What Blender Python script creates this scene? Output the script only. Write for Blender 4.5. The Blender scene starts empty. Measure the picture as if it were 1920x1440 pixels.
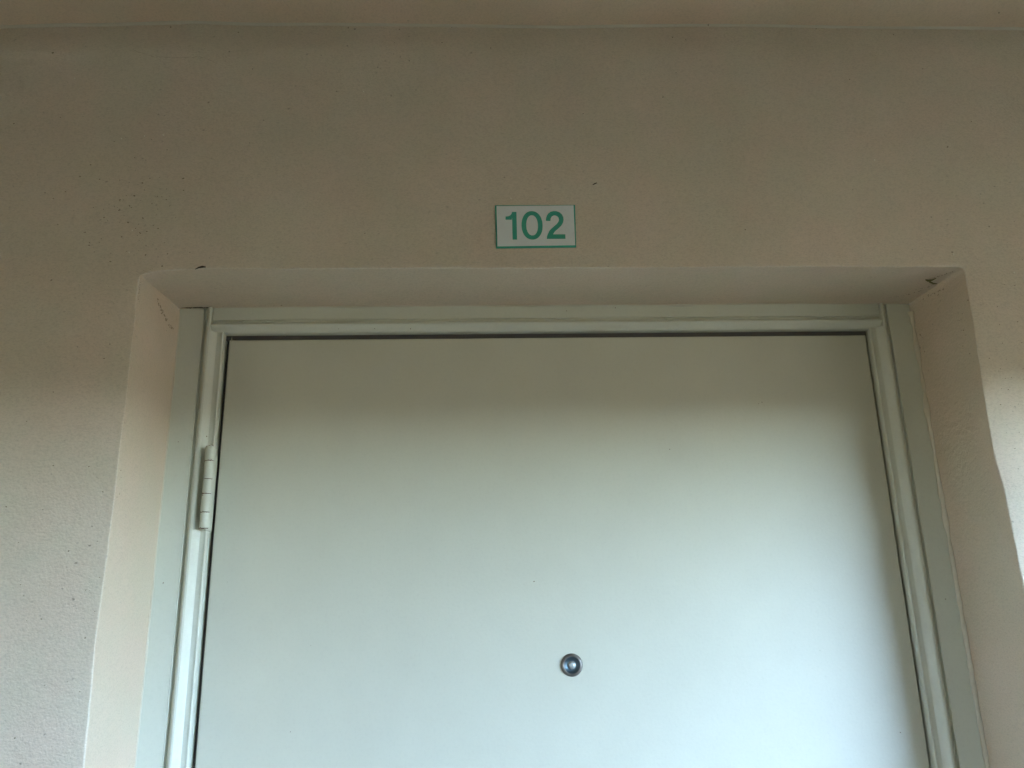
import bpy, bmesh, math, random
from mathutils import Vector, Matrix, noise
random.seed(7)
S = bpy.context.scene
COL = S.collection
R = math.radians

# ------------------------------------------------------------------ camera
CAM_P = (-0.102, -1.05575, 1.66292)
YAW, PITCH, ROLL, FPX = 0.04057, 0.27416, -0.02117, 1479.7
cy, sy, cp, sp = math.cos(YAW), math.sin(YAW), math.cos(PITCH), math.sin(PITCH)
fwd = Vector((sy*cp, cy*cp, sp)); rgt = Vector((cy, -sy, 0)); up = rgt.cross(fwd)
r2 = math.cos(ROLL)*rgt + math.sin(ROLL)*up
u2 = -math.sin(ROLL)*rgt + math.cos(ROLL)*up
cam = bpy.data.cameras.new('camera'); cam.sensor_width = 36; cam.lens = FPX/1920*36
cam.clip_start = 0.02; cam.clip_end = 2000
co = bpy.data.objects.new('camera', cam); COL.objects.link(co)
M = Matrix((r2, u2, -fwd)).transposed().to_4x4(); M.translation = CAM_P
co.matrix_world = M
S.camera = co

# ------------------------------------------------------------------ light
SUN_EL, SUN_AZ = R(45), R(200)     # azimuth measured from straight out of the wall (-Y) towards +X
w = bpy.data.worlds.new('World'); S.world = w; w.use_nodes = True
nt = w.node_tree; nt.nodes.clear()
sky = nt.nodes.new('ShaderNodeTexSky'); sky.sky_type = 'NISHITA'; sky.sun_disc = False
sky.sun_elevation = SUN_EL
sun_dir = Vector((math.sin(SUN_AZ)*math.cos(SUN_EL), -math.cos(SUN_AZ)*math.cos(SUN_EL), math.sin(SUN_EL)))
sky.sun_rotation = math.atan2(sun_dir.x, sun_dir.y)
sky.air_density = 0.6; sky.dust_density = 0.0; sky.ozone_density = 1.6
bg = nt.nodes.new('ShaderNodeBackground'); bg.inputs['Strength'].default_value = 0.15
ow = nt.nodes.new('ShaderNodeOutputWorld')
nt.links.new(sky.outputs[0], bg.inputs[0]); nt.links.new(bg.outputs[0], ow.inputs[0])
sl = bpy.data.lights.new('sun', 'SUN'); sl.energy = 3.0; sl.angle = R(0.5); sl.color = (1.0, 0.95, 0.86)
so = bpy.data.objects.new('sun', sl); COL.objects.link(so)
so.rotation_euler = sun_dir.to_track_quat('Z', 'Y').to_euler(); so.location = (3, -6, 8)
S.view_settings.view_transform = 'Standard'; S.view_settings.look = 'None'
S.view_settings.gamma = 1; S.view_settings.use_curve_mapping = False
S.view_settings.exposure = 6.03
S.cycles.max_bounces = 10; S.cycles.diffuse_bounces = 8; S.cycles.glossy_bounces = 4

# ------------------------------------------------------------------ helpers
def newmat(name, col, rough=0.5, spec=0.5, metal=0.0):
    m = bpy.data.materials.new(name); m.use_nodes = True
    b = m.node_tree.nodes['Principled BSDF']
    b.inputs['Base Color'].default_value = (*col, 1); b.inputs['Roughness'].default_value = rough
    b.inputs['Specular IOR Level'].default_value = spec; b.inputs['Metallic'].default_value = metal
    return m
def N(m, t, **kw):
    n = m.node_tree.nodes.new(t)
    for k, v in kw.items():
        if hasattr(n, k): setattr(n, k, v)
        else: n.inputs[k.replace('_', ' ')].default_value = v
    return n
def L(m, a, b): m.node_tree.links.new(a, b)
def ramp(m, src, stops):
    r = m.node_tree.nodes.new('ShaderNodeValToRGB')
    e = r.color_ramp.elements
    while len(e) < len(stops): e.new(0.5)
    for i, (p, c) in enumerate(stops):
        e[i].position = p; e[i].color = (*c, 1) if isinstance(c, tuple) else (c, c, c, 1)
    L(m, src, r.inputs[0]); return r.outputs[0]
def mix(m, fac, a, b, mode='MIX'):
    n = m.node_tree.nodes.new('ShaderNodeMix'); n.data_type = 'RGBA'; n.blend_type = mode
    for s, v in ((n.inputs[0], fac), (n.inputs[6], a), (n.inputs[7], b)):
        if isinstance(v, (int, float)): s.default_value = v
        elif isinstance(v, tuple): s.default_value = (*v, 1)
        else: L(m, v, s)
    return n.outputs[2]
def bumps(m, layers):
    """layers: list of (height socket, distance in metres, strength)"""
    prev = None
    for h, d, s in layers:
        b = m.node_tree.nodes.new('ShaderNodeBump'); b.inputs['Distance'].default_value = d
        b.inputs['Strength'].default_value = s
        L(m, h, b.inputs['Height'])
        if prev: L(m, prev, b.inputs['Normal'])
        prev = b.outputs[0]
    L(m, prev, m.node_tree.nodes['Principled BSDF'].inputs['Normal'])
def coords(m): return m.node_tree.nodes.new('ShaderNodeTexCoord').outputs['Object']
def noi(m, c, scale, detail=3, rough=0.55):
    n = m.node_tree.nodes.new('ShaderNodeTexNoise'); n.inputs['Scale'].default_value = scale
    n.inputs['Detail'].default_value = detail; n.inputs['Roughness'].default_value = rough
    L(m, c, n.inputs['Vector']); return n.outputs['Fac']
def scaled(m, c, v):
    n = m.node_tree.nodes.new('ShaderNodeMapping'); n.inputs['Scale'].default_value = v
    L(m, c, n.inputs['Vector']); return n.outputs[0]

def plaster(name, col, rough, grit=1.0, speck=1.0, spec=0.5, dark=(0.10, 0.085, 0.06)):
    m = newmat(name, col, rough, spec)
    c = coords(m)
    mott = noi(m, c, 7.0, 4, 0.6)
    hi = tuple(min(1, x*1.035) for x in col); lo = (col[0]*0.955, col[1]*0.95, col[2]*0.93)
    base = ramp(m, mott, [(0.3, lo), (0.7, hi)])
    hue = ramp(m, noi(m, c, 13.0, 3, 0.6), [(0.35, (0.965, 1.0, 0.985)), (0.65, (1.03, 0.995, 1.0))])
    base = mix(m, 0.9, base, hue, 'MULTIPLY')
    grain = noi(m, scaled(m, c, (1, 1, 1.9)), 360.0, 3, 0.7)
    g = ramp(m, grain, [(0.28, 0.83), (0.52, 1.0), (0.75, 1.055)])
    base = mix(m, 0.55+0.45*min(grit, 1), base, g, 'MULTIPLY')
    # sparse dirt specks sitting in the pits of the plaster, denser in patches
    v = m.node_tree.nodes.new('ShaderNodeTexVoronoi'); v.inputs['Scale'].default_value = 95
    cn = noi(m, c, 60, 2)
    wob = m.node_tree.nodes.new('ShaderNodeVectorMath'); wob.operation = 'ADD'
    L(m, scaled(m, c, (1, 1, 1.25)), wob.inputs[0]); L(m, ramp(m, cn, [(0, 0.0), (1, 0.012)]), wob.inputs[1])
    L(m, wob.outputs[0], v.inputs['Vector'])
    dot = ramp(m, v.outputs['Distance'], [(0.07, 1.0), (0.19, 0.0)])
    sep = m.node_tree.nodes.new('ShaderNodeSeparateColor'); L(m, v.outputs['Color'], sep.inputs[0])
    pick = ramp(m, sep.outputs[0], [(0.80, 0.0), (0.97, 0.75)])
    patch = ramp(m, noi(m, c, 3.2, 2), [(0.42, 0.10), (0.62, 1.0)])
    k = mix(m, 1.0, mix(m, 1.0, dot, pick, 'MULTIPLY'), patch, 'MULTIPLY')
    k = mix(m, 1.0, k, (speck, speck, speck), 'MULTIPLY')
    base = mix(m, k, base, dark)
    L(m, base, m.node_tree.nodes['Principled BSDF'].inputs['Base Color'])
    bumps(m, [(noi(m, c, 9.0, 2), 0.010, 0.30*min(grit, 1)), (noi(m, scaled(m, c, (1, 1, 1.3)), 110.0, 3, 0.6), 0.0022, 0.45*grit),
              (noi(m, c, 330.0, 2, 0.6), 0.0010, 0.65*grit)])
    return m
def paint(name, col, rough, wav=0.25, spec=0.5):
    m = newmat(name, col, rough, spec); c = coords(m)
    mott = noi(m, c, 11.0, 4, 0.6)
    b = ramp(m, mott, [(0.3, tuple(x*0.97 for x in col)), (0.7, tuple(min(1, x*1.02) for x in col))])
    d = ramp(m, noi(m, c, 260.0, 3, 0.7), [(0.25, 0.93), (0.5, 1.0)])
    L(m, mix(m, 0.7, b, d, 'MULTIPLY'), m.node_tree.nodes['Principled BSDF'].inputs['Base Color'])
    bumps(m, [(noi(m, c, 6.0, 2), 0.004, wav), (noi(m, c, 240.0, 3, 0.6), 0.0006, 0.28)])
    return m

WALLC = (0.62, 0.55, 0.462)
M_WALL = plaster('wall_plaster', WALLC, 0.43, spec=0.5)
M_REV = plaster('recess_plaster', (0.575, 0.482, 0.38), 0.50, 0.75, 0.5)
M_CEIL = plaster('ceiling_plaster', (0.66, 0.54, 0.405), 0.6, 0.5, 0.3)
M_DOOR = paint('door_paint', (0.60, 0.60, 0.515), 0.50, spec=0.55)
M_FRAME = paint('frame_paint', (0.60, 0.62, 0.545), 0.45, 0.10, spec=0.6)
M_HINGE = paint('hinge_paint', (0.56, 0.58, 0.50), 0.40, 0.3)
M_CAULK = paint('caulk', (0.58, 0.545, 0.45), 0.5)
M_DARK = newmat('gap_dark', (0.10, 0.093, 0.095), 0.6, 0.3)
M_SPECK = newmat('dirt_speck', (0.26, 0.22, 0.165), 0.8, 0.2)
M_BLACK = newmat('dark_husk', (0.05, 0.042, 0.03), 0.8, 0.2)
M_PALE = newmat('paint_fleck', (0.78, 0.76, 0.68), 0.5, 0.4)
M_CRACK = newmat('crack_dirt', (0.37, 0.31, 0.235), 0.85, 0.2)
M_CONC = plaster('walkway_concrete', (0.125, 0.066, 0.021), 0.8, 1.0, 1.0)

def link(name, me, mat=None, parent=None):
    o = bpy.data.objects.new(name, me); COL.objects.link(o)
    if mat: me.materials.append(mat)
    if parent: o.parent = parent
    return o
def from_bm(name, bm, mat, parent=None, smooth=None):
    bmesh.ops.recalc_face_normals(bm, faces=bm.faces[:])
    me = bpy.data.meshes.new(name); bm.to_mesh(me); bm.free()
    if smooth is not None:
        for p in me.polygons: p.use_smooth = True
        me.set_sharp_from_angle(angle=R(smooth))
    return link(name, me, mat, parent)
def tag(o, label=None, cat=None, group=None, kind=None):
    for k, v in (('label', label), ('category', cat), ('group', group), ('kind', kind)):
        if v: o[k] = v
    return o
def empty(name, loc):
    o = bpy.data.objects.new(name, None); COL.objects.link(o); o.location = loc; o.empty_display_size = 0.05
    return o
def child(o, parent):
    """keep the world-space mesh where it is under a parent that sits away from the origin"""
    o.parent = parent; o.matrix_parent_inverse = Matrix.Translation(-Vector(parent.location)); return o
def box(bm, x0, x1, y0, y1, z0, z1):
    vs = [bm.verts.new((x, y, z)) for x in (x0, x1) for y in (y0, y1) for z in (z0, z1)]
    for f in ((0,1,3,2),(4,6,7,5),(0,4,5,1),(2,3,7,6),(0,2,6,4),(1,5,7,3)): bm.faces.new([vs[i] for i in f])
def grid(bm, rows, closed=False):
    """rows: list of equally long point lists"""
    vr = [[bm.verts.new(p) for p in r] for r in rows]
    for a, b in zip(vr, vr[1:]):
        n = len(a)
        for i in range(n if closed else n-1):
            bm.faces.new((a[i], a[(i+1) % n], b[(i+1) % n], b[i]))
    return vr
def tube(bm, pts, rad, seg=6, squash=1.0):
    pts = [Vector(p) for p in pts]; rows = []
    for i, p in enumerate(pts):
        t = (pts[min(i+1, len(pts)-1)] - pts[max(i-1, 0)]).normalized()
        a = t.cross(Vector((0, 1, 0)));
        if a.length < 1e-4: a = t.cross(Vector((1, 0, 0)))
        a.normalize(); b = t.cross(a).normalized()
        r = rad(i) if callable(rad) else rad
        rows.append([p + (a*math.cos(q)+b*math.sin(q)*squash)*r for q in [2*math.pi*k/seg for k in range(seg)]])
    vr = grid(bm, rows, True)
    bm.faces.new(vr[0][::-1]); bm.faces.new(vr[-1])
def chip(bm, c, ax, n, lx, lz, h=0.0003, ang=0.0, seg=7, jag=0.3):
    """a tiny irregular flake standing h proud of a surface; ax: in-plane axis, n: surface normal"""
    c, ax, n = Vector(c), Vector(ax).normalized(), Vector(n).normalized(); b = n.cross(ax)
    e1 = ax*math.cos(ang)+b*math.sin(ang); e2 = n.cross(e1)
    top, bot = [], []
    for k in range(seg):
        q = 2*math.pi*k/seg; s = 1-jag*random.random()
        p = c + e1*math.cos(q)*lx*s + e2*math.sin(q)*lz*s
        top.append(bm.verts.new(p + n*h*0.9 - (p-c)*0.15)); bot.append(bm.verts.new(p - n*0.0004))
    cv = bm.verts.new(c + n*h*1.2)
    for k in range(seg):
        j = (k+1) % seg
        bm.faces.new((bot[k], bot[j], top[j], top[k])); bm.faces.new((top[k], top[j], cv))
def lathe(bm, prof, seg=40):
    rows = [[(r*math.cos(2*math.pi*k/seg), y, r*math.sin(2*math.pi*k/seg)) for k in range(seg)] for r, y in prof]
    grid(bm, rows, True)

WY = -0.1404        # wall face; the door face is y = 0
FY = -0.010         # frame flange face
ZT = 2.0725

# ------------------------------------------------------------------ wall with the door recess
EDGE_L = [(-0.520, -0.02), (-0.5205, 0.5), (-0.520, 1.0), (-0.519, 1.3), (-0.52, 1.5095), (-0.5211, 1.5455), (-0.5204, 1.5559), (-0.5223, 1.6147), (-0.523, 1.6532), (-0.5218, 1.7013), (-0.521, 1.7449), (-0.5207, 1.7989), (-0.5212, 1.8359), (-0.5207, 1.88), (-0.5208, 1.9254), (-0.5215, 1.972), (-0.5209, 2.0081), (-0.5218, 2.0338), (-0.5213, 2.0655)]
EDGE_T = [(-0.5131, 2.0676), (-0.5024, 2.0704), (-0.4779, 2.072), (-0.4323, 2.0725), (-0.3801, 2.0726), (-0.3012, 2.0722), (-0.1953, 2.0725), (-0.102, 2.0716), (-0.0079, 2.0719), (0.0868, 2.0715), (0.1823, 2.0721), (0.2785, 2.0724), (0.3754, 2.0723), (0.459, 2.0719), (0.5140, 2.0716)]
EDGE_R = [(0.5185, 2.0695), (0.5205, 2.0640), (0.5209, 2.0560), (0.5196, 2.0271), (0.5190, 1.9983), (0.5172, 1.9559), (0.5148, 1.9008), (0.5142, 1.8739), (0.5132, 1.8409), (0.5140, 1.8149), (0.5169, 1.7904), (0.5177, 1.7514), (0.5179, 1.7132), (0.5182, 1.6735), (0.5198, 1.6139), (0.5211, 1.5465), (0.5224, 1.4817), (0.521, 1.2), (0.52, 0.8), (0.521, 0.4), (0.52, -0.02)]
def resample(pts, step):
    out = []
    for a, b in zip(pts, pts[1:]):
        a, b = Vector(a), Vector(b); n = max(1, int((b-a).length/step))
        out += [a.lerp(b, i/n) for i in range(n)]
    return out + [Vector(pts[-1])]
def edge_path():
    """points (x, z), per-side weights (left, top, right)"""
    res = []
    lp, tp, rp = resample(EDGE_L, 0.012), resample(EDGE_T, 0.012), resample(EDGE_R, 0.012)
    for p in lp: res.append((p, -1.0, 0.0))
    for p in tp: res.append((p, None, 1.0))
    for p in rp: res.append((p, 1.0, 0.0))
    nl, ntp = len(lp), len(tp)
    out = []
    for i, (p, sx, st) in enumerate(res):
        if i < nl-1: d = (-1.0, 0.0)
        elif i <= nl: d = (-1.0, 1.0)
        elif i < nl+ntp-1: d = (0.0, 1.0)
        elif i <= nl+ntp: d = (1.0, 1.0)
        else: d = (1.0, 0.0)
        out.append((p, d))
    return out
PATH = edge_path()
WL, WR, WT = -5.0, 8.0, 2.62          # wall ends, and top (above the ceiling's underside)
rows = []; RAD = 0.0017
# outer part on the wall plane, then the worn rounded arris, ending on the reveal
RINGS = [1.0, 0.30, 0.10, 0.035, 0.012, 0.005]
for t in RINGS:
    row = []
    for p, d in PATH:
        ext = {-1.0: p.x-WL, 1.0: WR-p.x, 0.0: 0.0}[d[0]]
        x = p.x + (d[0]*(RAD + (ext-RAD)*(t-0.005)/0.995) if d[0] else 0)
        z = p.y + (d[1]*(RAD + (WT-p.y-RAD)*(t-0.005)/0.995) if d[1] else 0)
        wob = 0.0016*noise.noise((x*2.2, z*2.2, 3.1)) if t < 1 else 0
        row.append((x, WY + wob, z))
    rows.append(row)
for q in (30, 60, 90):                  # arris
    row = []
    for i, (p, d) in enumerate(PATH):
        rr = RAD*(0.75 + 0.6*noise.noise((p.x*9, p.y*9, 1.7)))
        jx = 0.0010*noise.noise((p.x*60, p.y*60, 8.0)) + 0.0006*noise.noise((p.x*150, p.y*150, 2.0))
        s = 1-math.sin(R(q)); c = 1-math.cos(R(q))
        row.append((p.x + d[0]*(rr*s+jx), WY + rr*c + 0.0016*noise.noise((p.x*2.2, p.y*2.2, 3.1))*(1-c), p.y + d[1]*(rr*s+jx)))
    rows.append(row)
bm = bmesh.new(); grid(bm, rows)
wall = from_bm('wall', bm, M_WALL, smooth=50)
tag(wall, 'beige rough plastered wall around the recessed grey door', 'wall', kind='thing')
rrows = [rows[-1]]
for k, dep in enumerate((0.03, 0.07, 0.105, 0.150)):
    row = []
    for i, (p, d) in enumerate(PATH):
        a = dep/0.150
        tx = -0.5190 if d[0] < 0 else 0.5185
        x = p.x + (d[0]*(0.0014*noise.noise((p.y*12, dep*30, 4))) if d[0] else 0)
        x = x*(1-a) + (tx if d[0] and not d[1] else x)*a
        z = p.y + (d[1]*(0.0012*noise.noise((p.x*10, dep*30, 9))) if d[1] else 0)
        if d[1]: z = z*(1-a) + (ZT+0.0015*noise.noise((p.x*8, 2, 5)))*a
        row.append((x, WY+dep, z))
    rrows.append(row)
bm = bmesh.new(); grid(bm, rrows)
reveal = from_bm('reveal', bm, M_REV, wall, smooth=60)
reveal['label'] = 'smoother pinkish beige plaster lining of the door recess'

# hairline cracks and scuffs in the two upper corners of the recess
def crack(pts, r=0.0006, mat=M_CRACK, name='crack', par=wall):
    bm = bmesh.new(); q = resample3(pts, 0.0025)
    tube(bm, [v + Vector((random.gauss(0, .0004), 0, random.gauss(0, .0004))) for v in q], lambda i: r*(0.4+0.9*random.random()), 5)
    return from_bm(name, bm, mat, par)
def resample3(pts, step):
    out = []
    for a, b in zip(pts, pts[1:]):
        a, b = Vector(a), Vector(b); n = max(1, int((b-a).length/step)); out += [a.lerp(b, i/n) for i in range(n)]
    return out + [Vector(pts[-1])]
FX0_ = -0.5200
def scuff(pts, n, lx, lz, nrm, step=0.0022, keep=0.6, spread=0.0012):
    bm = bmesh.new(); nv = Vector(nrm)
    for v in resample3(pts, step):
        if random.random() > keep: continue
        j = Vector((random.gauss(0, spread), random.gauss(0, spread), random.gauss(0, spread))); j -= nv*j.dot(nv)
        ax = Vector((0, 1, 0)) if abs(nv.y) < .5 else Vector((1, 0, 0))
        chip(bm, v+j, ax, nv, lx*random.uniform(.4, 1.5), lz*random.uniform(.4, 1.4), 0.0002, random.gauss(.4, .5))
    o = from_bm('scuff', bm, M_CRACK, wall); o['kind'] = 'stuff'; return o
scuff([(-0.5195, -0.088, 2.054), (-0.5195, -0.068, 2.044), (-0.5195, -0.052, 2.037), (-0.5195, -0.028, 2.034)], 1, .0016, .0010, (1, 0, 0), .0016, .75)
scuff([(-0.5200, -0.045, 2.028), (-0.5200, -0.030, 2.018)], 1, .0010, .0007, (1, 0, 0), .004, .5, .003)
scuff([(-0.5212, -0.1362, 2.0655), (-0.5214, -0.1362, 2.048), (-0.5208, -0.1362, 2.028)], 1, .0005, .0012, (0.7, -0.7, 0), .002, .7, .0003)
scuff([(-0.517, WY, 2.0715), (-0.505, WY, 2.0745), (-0.490, WY, 2.0755)], 1, .0012, .0005, (0, -1, 0), .0024, .6, .0006)
scuff([(0.515, -0.125, 2.0712), (0.508, -0.112, 2.0716), (0.499, -0.100, 2.0718)], 1, .0010, .0008, (0, 0, -1), .002, .6, .0012)
scuff([(0.500, -0.045, 2.0722), (0.515, -0.085, 2.0722)], 1, .0022, .0012, (0, 0, -1), .0022, .6, .0030)
scuff([(0.5190, -0.040, 2.066), (0.5190, -0.09, 2.060)], 1, .0020, .0011, (-1, 0, 0), .0025, .6, .0030)
scuff([(0.470, -0.030, 2.0722), (0.492, -0.040, 2.0721), (0.506, -0.055, 2.0720)], 1, .0018, .0008, (0, 0, -1), .002, .75, .0010)
scuff([(0.405, -0.022, 2.0722), (0.450, -0.026, 2.0722)], 1, .0020, .0006, (0, 0, -1), .0022, .6, .0012)
scuff([(0.5187, -0.019, 2.03), (0.5187, -0.020, 1.90), (0.5187, -0.019, 1.72)], 1, .0014, .0024, (-1, 0, 0), .004, .45, .0028)
scuff([(0.5190, -0.120, 2.03), (0.5170, -0.125, 1.96)], 1, .0008, .0008, (-1, 0, 0), .004, .4, .006)
scuff([(-0.5205, -0.130, 1.83), (-0.5205, -0.132, 1.78)], 1, .0008, .0008, (1, 0, 0), .004, .5, .003)
crack([(FX0_+0.002, -0.0122, 2.0719), (FX0_+0.043, -0.0122, 2.0719)], 0.0007, M_BLACK)
scuff([(-0.46, -0.016, 2.0722), (-0.38, -0.016, 2.0722)], 1, .0022, .0008, (0, 0, -1), .003, .5, .0008)
crack([(-0.565, WY-0.0001, 2.392), (-0.535, WY-0.0001, 2.381), (-0.505, WY-0.0001, 2.380), (-0.475, WY-0.0001, 2.382), (-0.452, WY-0.0001, 2.372)], 0.00018)

# caulk lines
CEIL_LINE = [(-5.0, 2.430), (-1.5, 2.433), (-1.0, 2.4270), (-0.7442, 2.4267), (-0.7128, 2.4279), (-0.6674, 2.4304), (-0.6039, 2.4314), (-0.5473, 2.4341), (-0.4905, 2.4368), (-0.4042, 2.4341), (-0.3031, 2.4354), (-0.2012, 2.435), (-0.0986, 2.4342), (0.0196, 2.4335), (0.0941, 2.4359), (0.1841, 2.4381), (0.2747, 2.4389), (0.3504, 2.4382), (0.4647, 2.437), (0.5648, 2.4375), (0.673, 2.4366), (1.2, 2.436), (8.0, 2.436)]
bm = bmesh.new()
tube(bm, [(p.x, WY-0.0005, p.y+0.0004) for p in resample(CEIL_LINE, 0.015)], lambda i: 0.0030+0.0009*noise.noise((i*.4, 0, 0)), 8)
from_bm('caulk_bead', bm, M_CAULK, wall, 60)
bm = bmesh.new()
pts = [(x, -0.0125, 2.0722+0.0012*noise.noise((x*9, 0, 0))+0.0006*noise.noise((x*40, 1, 0))) for x in [-0.46+0.012*i for i in range(81)]]
tube(bm, pts, lambda i: max(0.0004, 0.0011+0.0014*noise.noise((i*.23, 3, 0))), 7)
from_bm('caulk_bead', bm, M_CAULK, wall, 60)
def vbead(x, z0, z1, r, seed, gap):
    bm = bmesh.new(); pts = []; n = int((z1-z0)/0.008)
    for i in range(n+1):
        z = z0+(z1-z0)*i/n
        pts.append((x+0.0012*noise.noise((z*14, seed, 0)), -0.0115, z))
    tube(bm, pts, lambda i: max(0.0003, r*(1+gap*noise.noise((i*.27, seed, 2))+0.5*noise.noise((i*.9, seed, 7)))), 7)
    return from_bm('caulk_bead', bm, M_CAULK, wall, 60)
vbead(0.5174, 0.0, 2.058, 0.0034, 5, 1.5)
vbead(-0.5190, 0.0, 2.058, 0.0010, 11, 0.8)

# ------------------------------------------------------------------ ceiling, walkway, ground (setting)
bm = bmesh.new()
cl = resample(CEIL_LINE, 0.05)
rows = []; DEPTH = 1.45
for y, f in ((WY+0.01, 1), (WY-0.02, 0.85), (WY-0.08, 0.4), (WY-0.2, 0.0), (-0.9, 0), (-DEPTH-0.001, 0)):
    rows.append([(p.x, y, 2.4355*(1-f) + p.y*f + 0.0015*noise.noise((p.x*3, y*5, 0))) for p in cl])
grid(bm, rows)
BEAM_Z, END_Z, END_X, SIDE_X = 1.965, 1.60, 3.5, -2.2
box(bm, WL, 6.0, -DEPTH-0.199, 0.10, 2.751, 2.85)
ceiling = from_bm('ceiling', bm, M_CEIL, smooth=40); tag(ceiling, kind='structure')
# dark brown for the unseen beams and added left boards, chosen to cut bounced light
M_WOOD = newmat('brown_boards', (0.14, 0.07, 0.03), 0.6, 0.3); c = coords(M_WOOD)
L(M_WOOD, ramp(M_WOOD, noi(M_WOOD, scaled(M_WOOD, c, (1, 1, 0.06)), 60, 4), [(0.3, (0.085, 0.042, 0.018)), (0.7, (0.13, 0.068, 0.030))]), M_WOOD.node_tree.nodes['Principled BSDF'].inputs['Base Color'])
bm = bmesh.new()
box(bm, SIDE_X-0.2, END_X, -DEPTH-0.2, -DEPTH, BEAM_Z, 2.75)
box(bm, END_X+0.001, END_X+0.2, -DEPTH-0.2, WY-0.004, END_Z, 2.75)
tag(from_bm('shading_beam', bm, M_WOOD), kind='structure')  # unseen front beam, and an end beam added to cut light from the right
bm = bmesh.new(); box(bm, WL-2, WR, -DEPTH-0.1, -0.131, -0.15, 0.0); box(bm, -0.53, 0.53, -0.130, 0.06, -0.15, -0.002)
tag(from_bm('walkway_floor', bm, M_CONC), kind='structure')
mg = newmat('ground', (0.30, 0.27, 0.21), 0.9, 0.2); c = coords(mg)
GROUND = (0.072, 0.049, 0.014)
L(mg, ramp(mg, noi(mg, c, 1.3, 5), [(0.3, tuple(x*.8 for x in GROUND)), (0.7, tuple(x*1.2 for x in GROUND))]), mg.node_tree.nodes['Principled BSDF'].inputs['Base Color'])
bm = bmesh.new(); bmesh.ops.create_grid(bm, x_segments=4, y_segments=4, size=300)
for v in bm.verts: v.co.z = -0.16
tag(from_bm('ground', bm, mg), kind='structure')
UP0, UP1 = -3.4, 6.0
bm = bmesh.new(); box(bm, UP0, UP1, -1.78, 9, 2.86, 9.0)
tag(from_bm('shadow_storey', bm, M_WALL), kind='structure')  # unseen block added to cast shadow over the nearby ground
part = empty('side_light_block', (SIDE_X, -0.9, 0)); tag(part, 'added unseen brown upright boards blocking light from the left end of the walkway', 'partition')  # unseen boards added to keep light out from the left
me = None
for i in range(10):
    if me is None:
        bm = bmesh.new(); box(bm, -0.03, 0, -0.0835, 0.0835, 0, 2.40)
        bmesh.ops.bevel(bm, geom=bm.edges[:], offset=0.004, segments=1, affect='EDGES'); o = from_bm('board', bm, M_WOOD, part); me = o.data
    else:
        o = link('board', me, None, part)
    o.location = (0.003*(i % 2), -0.77+0.168*i, 0)
# unseen far green band added to block the lowest, yellowish sky
M_FAR = newmat('horizon_green', (0.040, 0.048, 0.026), 0.9, 0.1); c = coords(M_FAR)
L(M_FAR, ramp(M_FAR, noi(M_FAR, c, 0.25, 4), [(0.3, (0.028, 0.034, 0.018)), (0.7, (0.055, 0.064, 0.034))]), M_FAR.node_tree.nodes['Principled BSDF'].inputs['Base Color'])
FARH = 4.0
bm = bmesh.new(); rows = []
for k in range(6):
    rows.append([(math.cos(q)*(140-k*1.5+4*noise.noise((math.cos(q)*20, math.sin(q)*20, k))), math.sin(q)*(140-k*1.5+4*noise.noise((math.cos(q)*20, math.sin(q)*20, k))),
                  -0.3+FARH*(k/5)*(1+0.22*noise.noise((math.cos(q)*14, math.sin(q)*14, 5))+0.10*noise.noise((math.cos(q)*60, math.sin(q)*60, 2)))) for q in [2*math.pi*i/480 for i in range(480)]])
grid(bm, rows, True)
o = from_bm('horizon_blocker', bm, M_FAR); tag(o, 'added unseen dark green far band blocking the lowest sky', 'horizon_blocker', kind='stuff')
# unseen leafy mass added to block the sky in front of the door
M_LEAF = newmat('blocker_leaf', (0.055, 0.045, 0.020), 0.6, 0.3); c = coords(M_LEAF)
L(M_LEAF, ramp(M_LEAF, noi(M_LEAF, c, 9, 4), [(0.3, (0.040, 0.034, 0.014)), (0.7, (0.070, 0.058, 0.027))]), M_LEAF.node_tree.nodes['Principled BSDF'].inputs['Base Color'])
sky_blocker = empty('sky_blocker', (-0.45, -4.0, -0.16)); tag(sky_blocker, 'added unseen tall brownish green leafy mass blocking the sky in front of the door', 'sky_blocker')
bm = bmesh.new(); bmesh.ops.create_grid(bm, x_segments=60, y_segments=40, size=1.0)
H0, H1, HH = -4.3, 2.6, 3.55
rr = random.Random(3)
for v in bm.verts:
    a, b_ = v.co.x, (v.co.y+1)/2
    q = 0.06*noise.noise((a*9, b_*11, 1))+0.05*noise.noise((a*22, b_*28, 4))
    v.co = Vector((-0.45+0.45+(H0+H1)/2+a*(H1-H0)/2, 0.42-0.12*b_*b_+q, HH*b_+0.05*noise.noise((a*12, 3, b_))))
g = bmesh.ops.duplicate(bm, geom=bm.verts[:]+bm.edges[:]+bm.faces[:])
for v in [e for e in g['geom'] if isinstance(e, bmesh.types.BMVert)]: v.co.y = -v.co.y
o = from_bm('body', bm, M_LEAF, sky_blocker, 80); o.location = (0.45, 0, 0)
bm = bmesh.new()
for i in range(5000):
    x, z, s_ = rr.uniform(H0, H1), rr.uniform(0, HH+.05), rr.choice((-1, 1))
    p = Vector((x, s_*(0.42+rr.uniform(-.06, .07)), z)) if rr.random() < .9 else Vector((x, rr.uniform(-.4, .4), HH+rr.uniform(-.05, .05)))
    u = Vector((rr.gauss(0, 1), rr.gauss(0, .5), rr.gauss(0, 1))).normalized(); v_ = u.cross(Vector((rr.gauss(0, .5), 1, rr.gauss(0, .5)))).normalized()
    l, ww = rr.uniform(.03, .05), rr.uniform(.012, .02)
    bm.faces.new([bm.verts.new(p+u*l), bm.verts.new(p+v_*ww), bm.verts.new(p-u*l), bm.verts.new(p-v_*ww)])
o = from_bm('leaves', bm, M_LEAF, sky_blocker); o.location = (0.45, 0, 0); o['kind'] = 'stuff'

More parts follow.
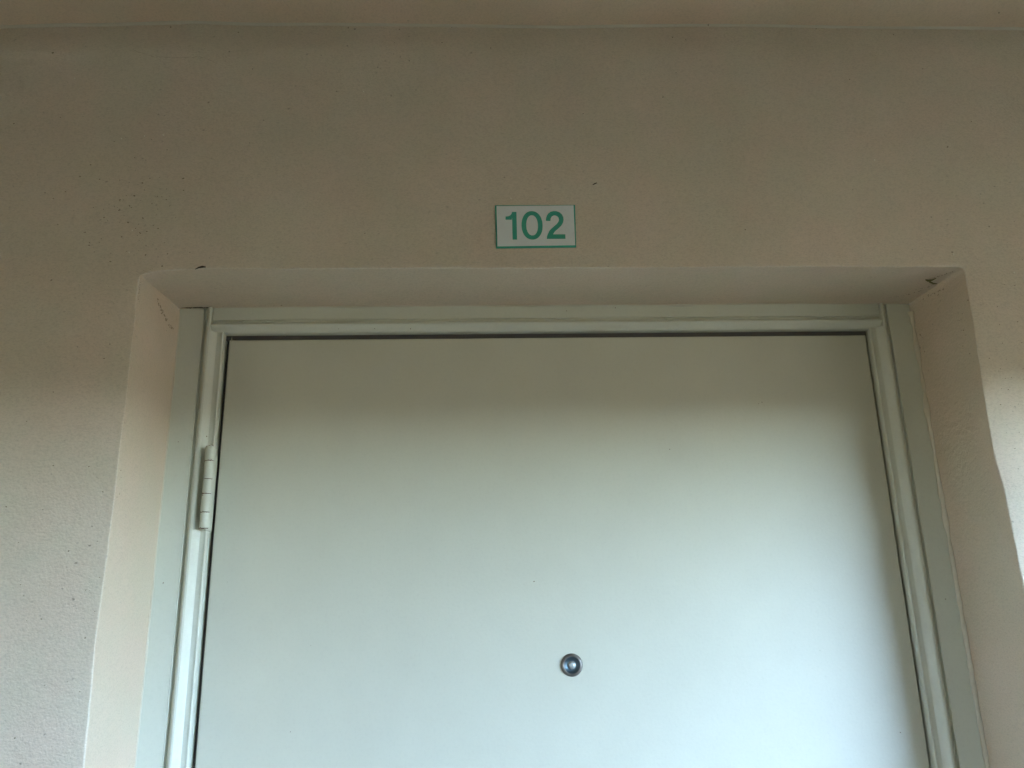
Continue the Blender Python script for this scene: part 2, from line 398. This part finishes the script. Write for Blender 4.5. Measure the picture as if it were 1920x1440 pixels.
# ------------------------------------------------------------------ door frame
DX0, DX1, DZ = -0.4528, 0.4520, 2.0283
FX0, FX1 = -0.5200, 0.5168
# jamb profile: (u from the recess wall towards the door, y)
PROF = [(0.0, 0.03), (0.0, FY), (0.0318, FY), (0.0328, FY-0.0006), (0.0335, FY-0.0002), (0.0340, FY+0.0024), (0.0347, FY+0.0027), (0.0358, FY+0.0029), (0.0368, FY+0.0020), (0.0376, FY+0.0010),
        (0.0388, FY-0.0024), (0.0405, FY-0.0046), (0.0428, FY-0.0054), (0.0450, FY-0.0048), (0.0470, FY-0.0030), (0.0490, FY+0.0002), (0.0508, FY+0.0028), (0.0525, FY+0.0038), (0.0560, FY+0.0038), (0.0580, FY+0.0036),
        (0.0592, FY+0.0028), (0.0604, FY+0.0030), (0.0611, FY+0.0044), (0.0613, FY+0.0066), (0.0614, 0.020)]
SEAM = 0.0450
HEAD_IN = 0.0365      # head runs from ZT down to here
HPROF = [(0.0, 0.03), (0.0, FY), (0.0176, FY), (0.0184, FY-0.0006), (0.0190, FY-0.0002), (0.0195, FY+0.0024), (0.0202, FY+0.0030), (0.0213, FY+0.0032), (0.0224, FY+0.0022), (0.0232, FY+0.0010),
         (0.0243, FY-0.0024), (0.0258, FY-0.0044), (0.0276, FY-0.0048), (0.0294, FY-0.0036), (0.0312, FY-0.0010), (0.0328, FY+0.0018), (0.0342, FY+0.0034), (0.0354, FY+0.0040), (0.0362, FY+0.0052), (0.0365, FY+0.0070), (0.0366, 0.020)]
frame = empty('frame', (0, 0, 0))
tag(frame, 'pale grey-green painted moulded frame fixed round the door', 'door frame', kind='thing')
def prism_v(bm, prof, x0, sgn, z0, z1, step=0.1):
    n = max(1, int((z1-z0)/step)); rows = []
    for i in range(n+1):
        z = z0+(z1-z0)*i/n
        j = 0.0001*noise.noise((z*3, x0*5, 0))
        rows.append([(x0+sgn*u, y+j, z) for u, y in prof])
    vr = grid(bm, rows)
    bm.faces.new(vr[0]); bm.faces.new(vr[-1])
def jamb(x0, sgn):
    bm = bmesh.new()
    pa = [p for p in PROF if p[0] <= SEAM] + [(SEAM, 0.03)]
    pb = [(SEAM+0.00005, 0.03)] + [p for p in PROF if p[0] >= SEAM]
    pb[1] = (SEAM+0.00005, pb[1][1])
    prism_v(bm, pa, x0, sgn, 0.0, ZT-0.0012); prism_v(bm, pb, x0, sgn, 0.0, ZT-HEAD_IN+0.0008)
    return child(from_bm('jamb', bm, M_FRAME, None, 28), frame)
jamb(FX0, 1); jamb(FX1, -1)
bm = bmesh.new(); rows = []
xa, xb = FX0+SEAM+0.0011, FX1-SEAM-0.0009
for i in range(19):
    x = xa+(xb-xa)*i/18; j = 0.0001*noise.noise((x*4, 7, 0))
    rows.append([(x, y+j, ZT-v) for v, y in HPROF])
vr = grid(bm, rows); bm.faces.new(vr[0]); bm.faces.new(vr[-1])
child(from_bm('head_jamb', bm, M_FRAME, None, 28), frame)
# dark rebate with its rubber seal behind the gap
bm = bmesh.new()
x0, x1, zt = FX0+0.0616, FX1-0.0616, ZT-0.0368
ys = 0.0060
box(bm, x0-.006, DX0-0.0006, ys+.006, 0.044, 0, zt); box(bm, DX1+0.0006, x1+.006, ys+.006, 0.044, 0, zt); box(bm, x0-.006, x1+.006, ys+.0003, 0.044, DZ+0.0008, zt+.006)
box(bm, x0-.006, x1+.006, 0.0345, 0.0438, 0.012, zt)
child(from_bm('door_seal', bm, M_DARK), frame)
# blobs of paint bridging the grooves
bm = bmesh.new()
for x, ln in ((-0.405, .004), (-0.397, .008), (0.165, .006), (0.288, .010), (0.205, .004), (0.395, .005), (0.444, .006), (-0.43, .003)):
    chip(bm, (x, FY+0.0016, ZT-0.0211), (1, 0, 0), (0, -1, 0), ln, 0.0018, 0.0014, 0, 9, 0.2)
for z, ln in ((1.530, .006), (1.512, .008), (1.487, .005), (1.470, .004), (1.440, .012), (1.41, .010), (1.75, .003), (2.03, .006), (1.98, .003)):
    chip(bm, (FX1-0.0359, FY+0.0016, z), (0, 0, 1), (0, -1, 0), ln, 0.0018, 0.0014, 0, 9, 0.2)
for z, ln in ((2.060, .007), (1.93, .003), (1.62, .006)):
    chip(bm, (FX0+0.0359, FY+0.0016, z), (0, 0, 1), (0, -1, 0), ln, 0.0018, 0.0014, 0, 9, 0.2)
o = child(from_bm('paint_blobs', bm, M_FRAME, None, 60), frame); o['kind'] = 'stuff'
bm = bmesh.new()
for (x, z) in ((-0.505, 1.882), (-0.4690, 1.8893), (-0.507, 1.70), (0.50, 1.66), (-0.25, 2.040), (-0.20, 2.0395), (-0.30, 2.0405), (0.02, 2.064), (0.09, 2.0685)):
    chip(bm, (x, FY-0.0002 if abs(x) > .48 or z > 2.055 else FY+0.0010, z), (1, 0, 0), (0, -1, 0), .0012*random.uniform(.6, 1.3), .0007, .0004, random.random()*3)
o = child(from_bm('dirt_specks', bm, M_SPECK), frame); o['kind'] = 'stuff'

# ------------------------------------------------------------------ door
door = empty('door', (DX0, 0, 0.012))
tag(door, 'flat pale grey-green door with peephole set in the wall recess', 'door', kind='thing')
bm = bmesh.new()
box(bm, DX0, DX1, 0.0, 0.033, 0.012, DZ)
bmesh.ops.bevel(bm, geom=[e for e in bm.edges if all(abs(v.co.y) < 1e-5 for v in e.verts)], offset=0.0030, segments=3, affect='EDGES', profile=0.5)
child(from_bm('slab', bm, M_DOOR, None, 40), door)
# surface marks on the slab
bm = bmesh.new()
for x, z, s in ((0.155, 1.865, .9), (-0.036, 1.693, 1.1), (-0.34, 1.52, .8), (0.29, 1.93, .8), (0.285, 1.928, .6), (0.42, 1.50, .9), (-0.32, 1.62, .5), (-0.43, 1.70, .5), (-0.2, 1.77, .4), (0.33, 1.60, .4), (-0.1, 1.47, .4), (0.1, 1.98, .4), (-0.2, 1.93, .4)):
    chip(bm, (x, 0, z), (1, 0, 0), (0, -1, 0), .0013*s, .0008*s, .0003, random.random()*3)
o = child(from_bm('dirt_specks', bm, M_SPECK), door); o['kind'] = 'stuff'
# grubby worn paint along the slab's upper and hinge-side edges
M_WEAR = newmat('worn_edge', (0.46, 0.425, 0.32), 0.6, 0.3)
bm = bmesh.new(); rw = random.Random(11)
for i in range(420):
    z = rw.uniform(1.40, DZ-0.004)
    chip(bm, (DX0+0.0030+abs(rw.gauss(0, .0006)), 0.0002, z), (0, 0, 1), (0, -1, 0), rw.uniform(.006, .014), rw.uniform(.0004, .0008), .0001, 0, 7, .3)
for i in range(150):
    x = rw.uniform(DX0+.003, DX1-.003)
    chip(bm, (x, 0.0002, DZ-0.0030-abs(rw.gauss(0, .0004))), (1, 0, 0), (0, -1, 0), rw.uniform(.006, .014), rw.uniform(.0002, .0005), .0001, 0, 7, .3)
o = child(from_bm('edge_wear', bm, M_WEAR), door); o['kind'] = 'stuff'
# hinge
hz = [1.8742, 1.8542, 1.8301, 1.8109, 1.7870, 1.7665]
HX, HY, HR = -0.4590, -0.0185, 0.0060
hinge = child(empty('hinge', (HX, HY, hz[-1])), door)
hinge.location = (HX, HY, hz[-1])
def hchild(o):
    o.parent = hinge; o.matrix_parent_inverse = (Matrix.Translation((-DX0, 0, -0.012)) @ Matrix.Translation((HX, HY, hz[-1]))).inverted(); return o
def under(o, par):
    bpy.context.view_layer.update(); o.parent = par; o.matrix_parent_inverse = par.matrix_world.inverted(); return o
for i in range(5):
    bm = bmesh.new(); z1, z0 = hz[i]-0.0004, hz[i+1]+0.0004; rr = HR*(1+0.015*(i % 2))
    prof = [(0.0, z0), (rr-0.0006, z0), (rr, z0+0.0006), (rr, z1-0.0006), (rr-0.0006, z1), (0.0, z1)]
    rows = [[(HX+r*math.cos(2*math.pi*k/24), HY+r*math.sin(2*math.pi*k/24), z) for k in range(24)] for r, z in prof[1:-1]]
    vr = grid(bm, rows, True); bm.faces.new(vr[0][::-1]); bm.faces.new(vr[-1])
    under(from_bm('knuckle', bm, M_HINGE, None, 35), hinge)
bm = bmesh.new(); tube(bm, [(HX, HY, hz[-1]+.0002), (HX, HY, hz[0]-.0002)], HR*0.86, 16)
pin = under(from_bm('pin', bm, newmat('rusty_steel', (0.10, 0.055, 0.035), 0.7, 0.3, 0.3)), hinge); pin['label'] = 'rusty pin in the joints between the knuckles'
bm = bmesh.new(); box(bm, HX-0.0004, HX+0.0026, HY, 0.0040, hz[-1]-0.002, hz[0]-0.010)
bmesh.ops.bevel(bm, geom=bm.edges[:], offset=0.0006, segments=2, affect='EDGES')
under(from_bm('leaf', bm, M_HINGE, None, 40), hinge)
bm = bmesh.new(); rw = random.Random(5)
for i in range(26):
    k = rw.choice(range(6)); q = rw.uniform(3.5, 5.6); z = hz[k]+rw.gauss(0, .0006)
    if k == 0: z = hz[0]-abs(rw.gauss(0, .001))
    n = Vector((math.cos(q), math.sin(q), 0))
    chip(bm, Vector((HX, HY, z))+n*HR*1.0, (0, 0, 1), n, .0006*rw.uniform(.5, 1.5), .0012*rw.uniform(.5, 1.6), .0003, 0, 6, .4)
o = under(from_bm('rust_spots', bm, newmat('rust', (0.17, 0.085, 0.05), 0.8, 0.2)), hinge); o['kind'] = 'stuff'
# peephole
PX, PZ = 0.0090, 1.5894
peep = empty('peephole', (PX, 0, PZ)); under(peep, door); peep.location = (PX, 0, PZ)
M_STEEL = newmat('aged_nickel', (0.21, 0.20, 0.19), 0.45, 0.5, 1.0)
M_CUP = newmat('sky_tint_cup', (0.10, 0.145, 0.18), 0.42, 0.5, 1.0)  # blue ring and pale lens: reflected sky put into the colours
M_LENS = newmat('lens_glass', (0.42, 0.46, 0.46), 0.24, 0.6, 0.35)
def put(bm, name, mat, sm=50):
    o = from_bm(name, bm, mat, None, sm); o.location = (PX, 0, PZ); return under(o, peep)
bm = bmesh.new(); lathe(bm, [(0.0140, 0.001), (0.0140, -0.0008), (0.0136, -0.0018), (0.0126, -0.0030), (0.0112, -0.0036), (0.0103, -0.0035), (0.0099, -0.0030)]); put(bm, 'bezel', M_STEEL)
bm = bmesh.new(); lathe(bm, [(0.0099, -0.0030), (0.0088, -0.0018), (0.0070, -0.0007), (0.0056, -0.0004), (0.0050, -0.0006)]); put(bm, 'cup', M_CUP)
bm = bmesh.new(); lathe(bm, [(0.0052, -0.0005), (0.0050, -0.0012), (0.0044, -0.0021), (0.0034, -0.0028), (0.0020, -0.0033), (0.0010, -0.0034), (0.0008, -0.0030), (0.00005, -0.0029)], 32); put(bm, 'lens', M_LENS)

# ------------------------------------------------------------------ number sign
sign = empty('number_sign', (-0.0307, WY, 2.099))
tag(sign, 'small white number plate reading 102 with green edge above the door', 'sign')
M_GREEN = paint('sign_green', (0.042, 0.345, 0.265), 0.40, 0.1)
M_WHITE = paint('sign_white', (0.68, 0.745, 0.77), 0.35, 0.1)
yb, yf = WY-0.0003, WY-0.0027
O4 = [(-0.0820, 2.1590), (0.0214, 2.1593), (0.0203, 2.0998), (-0.0815, 2.0988)]
I4 = [(-0.0800, 2.1571), (0.0192, 2.1579), (0.0190, 2.1019), (-0.0796, 2.1006)]
bm = bmesh.new()
grid(bm, [[(x, yb+0.002, z) for x, z in O4], [(x, yb-0.0012, z) for x, z in O4], [(x, yf, z) for x, z in I4]], True)
bm.faces.new([bm.verts.new((x, yb+0.002, z)) for x, z in O4])
under(from_bm('plate', bm, M_GREEN), sign)
bm = bmesh.new()
grid(bm, [[(x, yf+0.0002, z) for x, z in I4], [(x, yf-0.0003, z) for x, z in I4]], True)
bm.faces.new([bm.verts.new((x, yf-0.0003, z)) for x, z in I4]); bmesh.ops.remove_doubles(bm, verts=bm.verts[:], dist=1e-6)
under(from_bm('face', bm, M_WHITE), sign)
yd = yf-0.00045
def w2(a, b):        # digit drawing units (as measured on the plate) to the wall
    return ((a-870)/ (1308-432)*0.0990 - 0.0303, (500-b)/(735-290)*0.0555 + 2.1303)
def digit(strips):
    """strips: list of (left points, right points) in drawing units"""
    bm = bmesh.new()
    for lp, rp in strips:
        a = [[(*w2(*p), 0) for p in lp], [(*w2(*p), 0) for p in rp]]
        top = grid(bm, [[(x, yd, z) for x, z, _ in r] for r in a])
        grid(bm, [[(x, yf-0.0002, z) for x, z, _ in r] for r in a])
        for s in (0, 1): grid(bm, [[(x, yd, z) for x, z, _ in a[s]], [(x, yf-0.0002, z) for x, z, _ in a[s]]])
    bmesh.ops.remove_doubles(bm, verts=bm.verts[:], dist=1e-7)
    return under(from_bm('digit', bm, M_GREEN), sign)
digit([([(604, 353+62), (604, 665)], [(655, 353+62), (655, 665)]),
       ([(530, 405), (562, 402), (585, 392), (598, 376), (605, 353), (655, 353)], [(530, 441), (562, 441), (585, 441), (600, 441), (604, 415), (655, 415)])])
ang = [2*math.pi*k/48 for k in range(49)]
def se(c, s, cx, cyy, a, b, e): return (cx+a*math.copysign(abs(c)**e, c), cyy+b*math.copysign(abs(s)**e, s))
digit([([se(math.cos(q), math.sin(q), 828, 505, 119, 160, .93) for q in ang], [se(math.cos(q), math.sin(q), 828, 505, 66, 114, .93) for q in ang])])
outer = [(985, 455), (987, 432), (996, 402), (1014, 374), (1042, 353), (1076, 345), (1110, 346), (1145, 359), (1172, 384), (1186, 416), (1187, 444), (1180, 474), (1163, 503), (1135, 531), (1103, 557), (1078, 580), (1062, 607)]
inner = [(1037, 457), (1039, 438), (1046, 418), (1058, 402), (1073, 395), (1085, 393), (1103, 396), (1120, 406), (1131, 421), (1135, 438), (1132, 456), (1122, 474), (1104, 494), (1080, 514), (1048, 540), (1020, 568), (1001, 607)]
digit([(outer, inner), ([(1001, 607), (992, 630), (988, 658)], [(1200, 607), (1200, 630), (1200, 658)])])

# ------------------------------------------------------------------ small things stuck to the wall
bm = bmesh.new()
tube(bm, [(-0.4545, WY-0.0004, 2.0722), (-0.450, WY-0.0010, 2.0742), (-0.4455, WY-0.0013, 2.0752), (-0.4415, WY-0.0008, 2.0750)], lambda i: [.0004, .0010, .0014, .0006][i], 7)
tag(from_bm('dark_flake', bm, M_BLACK, None, 60), 'small dark curved flake on the upper left edge of the door recess', 'flake')
bm = bmesh.new()
tube(bm, [(0.0458, WY-0.0006, 2.1888), (0.0485, WY-0.0010, 2.1902), (0.0512, WY-0.0006, 2.1917)], lambda i: [.0005, .0008, .0006][i], 6)
tag(from_bm('dark_splinter', bm, M_BLACK, None, 60), 'tiny dark splinter on the wall just above and right of the number plate', 'splinter')
bm = bmesh.new()
zc = 2.0703
tube(bm, [(0.4915, -0.1004, zc), (0.4950, -0.0995, zc-.0010), (0.4995, -0.1015, zc-.0010), (0.5030, -0.1056, zc)], lambda i: [.0006, .0015, .0010, .0004][i], 8)
tube(bm, [(0.4960, -0.0985, zc), (0.5010, -0.0945, zc-.001), (0.5080, -0.0900, zc-.0010), (0.5150, -0.0866, zc)], lambda i: [.0006, .0012, .0009, .0004][i], 8)
tag(from_bm('insect_cocoon', bm, newmat('cocoon', (0.16, 0.145, 0.06), 0.8, 0.2), None, 60), 'small olive brown insect casing under the upper right corner of the door recess', 'cocoon')

# dirt specks on the wall (measured ones, then a scatter that thickens left of the recess and at the right)
bm = bmesh.new(); bp = bmesh.new()
def pxw(u, v):
    d = r2*((u-960)/FPX) + u2*((720-v)/FPX) + fwd
    t = (WY-CAM_P[1])/d.y; return CAM_P[0]+t*d.x, CAM_P[2]+t*d.z
for u, v, s in ((99, 99, 2.2), (320, 51, 1.6), (447, 61, 1.6), (26, 232, 1.6), (170, 309, 1.6), (150, 331, 1.7), (187, 336, 1.3), (267, 343, 1.6), (252, 367, 2.0), (285, 382, 1.2), (243, 386, 1.5), (312, 374, 1.3), (344, 357, 1.3), (268, 409, 1.6), (240, 417, 2.0), (195, 408, 1.4), (228, 444, 1.4), (167, 460, 1.4), (273, 478, 1.6), (304, 499, 1.8), (274, 461, 1.2), (314, 476, 1.3), (749, 55, 1.4), (797, 48, 1.2), (829, 80, 1.3), (920, 90, 1.3), (847, 51, 1.3), (1243, 182, 1.6), (1593, 149, 1.3), (1286, 75, 1.4), (1261, 70, 1.6), (1530, 54, 1.3), (1675, 65, 1.2), (113, 220, 1.0), (50, 790, 1.0), (100, 735, 1.2), (12, 950, 1.6), (129, 1033, 1.7), (35, 1017, 1.0), (160, 1196, 1.6), (28, 1384, 1.7), (150, 1297, 1.2), (45, 1117, 1.2), (100, 873, 1.3), (206, 645, 1.1), (195, 672, 1.3), (1815, 563, 1.4), (1140, 500, 1.0), (1870, 575, 1.0)):
    x, z = pxw(u, v)
    chip(bm, (x, WY, z), (1, 0, 0), (0, -1, 0), .00085*s, .0006*s, .0005, random.uniform(-.7, .7))
for i in range(240):
    r = random.random()
    if r < .4: u, v = random.gauss(250, 75), random.gauss(410, 75)
    elif r < .7: u, v = random.gauss(1885, 30), random.gauss(760, 130)
    elif r < .85: u, v = random.gauss(130, 60), random.gauss(1180, 130)
    else: u, v = random.uniform(-40, 1960), random.uniform(70, 490)
    x, z = pxw(u, v)
    if (-0.526 < x < 0.53 and z < 2.080) or z > 2.42 or (-.086 < x < .026 and 2.09 < z < 2.165): continue
    s = min(2.0, max(.45, random.lognormvariate(-.25, .35)))
    chip(bm, (x, WY, z), (1, 0, 0), (0, -1, 0), .0008*s*random.uniform(.8, 1.7), .00055*s, .0004, random.uniform(-.7, .7))
for u, v in ((228, 260), (271, 255), (306, 253), (248, 432), (242, 473), (958, 372), (1788, 477), (1902, 511), (682, 172), (140, 147), (1640, 300)):
    x, z = pxw(u, v); chip(bp, (x, WY, z), (1, 0, 0), (0, -1, 0), .0009, .0014, .0006, random.random())
o = from_bm('dirt_specks', bm, M_SPECK, wall); o['kind'] = 'stuff'
o = from_bm('paint_flecks', bp, M_PALE, wall); o['kind'] = 'stuff'
bm = bmesh.new()
for u, v, s in ((1012, 20, 1.8), (1034, 37, 1.8), (900, 28, 1.3), (942, 29, 1.3), (1328, 47, 1.4), (765, 38, 1.2), (861, 38, 1.2), (1873, 24, 1.0), (248, 16, 1.0), (72, 18, .8)):
    d = r2*((u-960)/FPX) + u2*((720-v)/FPX) + fwd; t = (2.4355-CAM_P[2])/d.z
    chip(bm, (CAM_P[0]+t*d.x, CAM_P[1]+t*d.y, 2.4358), (1, 0, 0), (0, 0, -1), .0008*s, .0008*s, .0012, 0)
o = from_bm('dirt_specks', bm, M_SPECK, ceiling); o['kind'] = 'stuff'
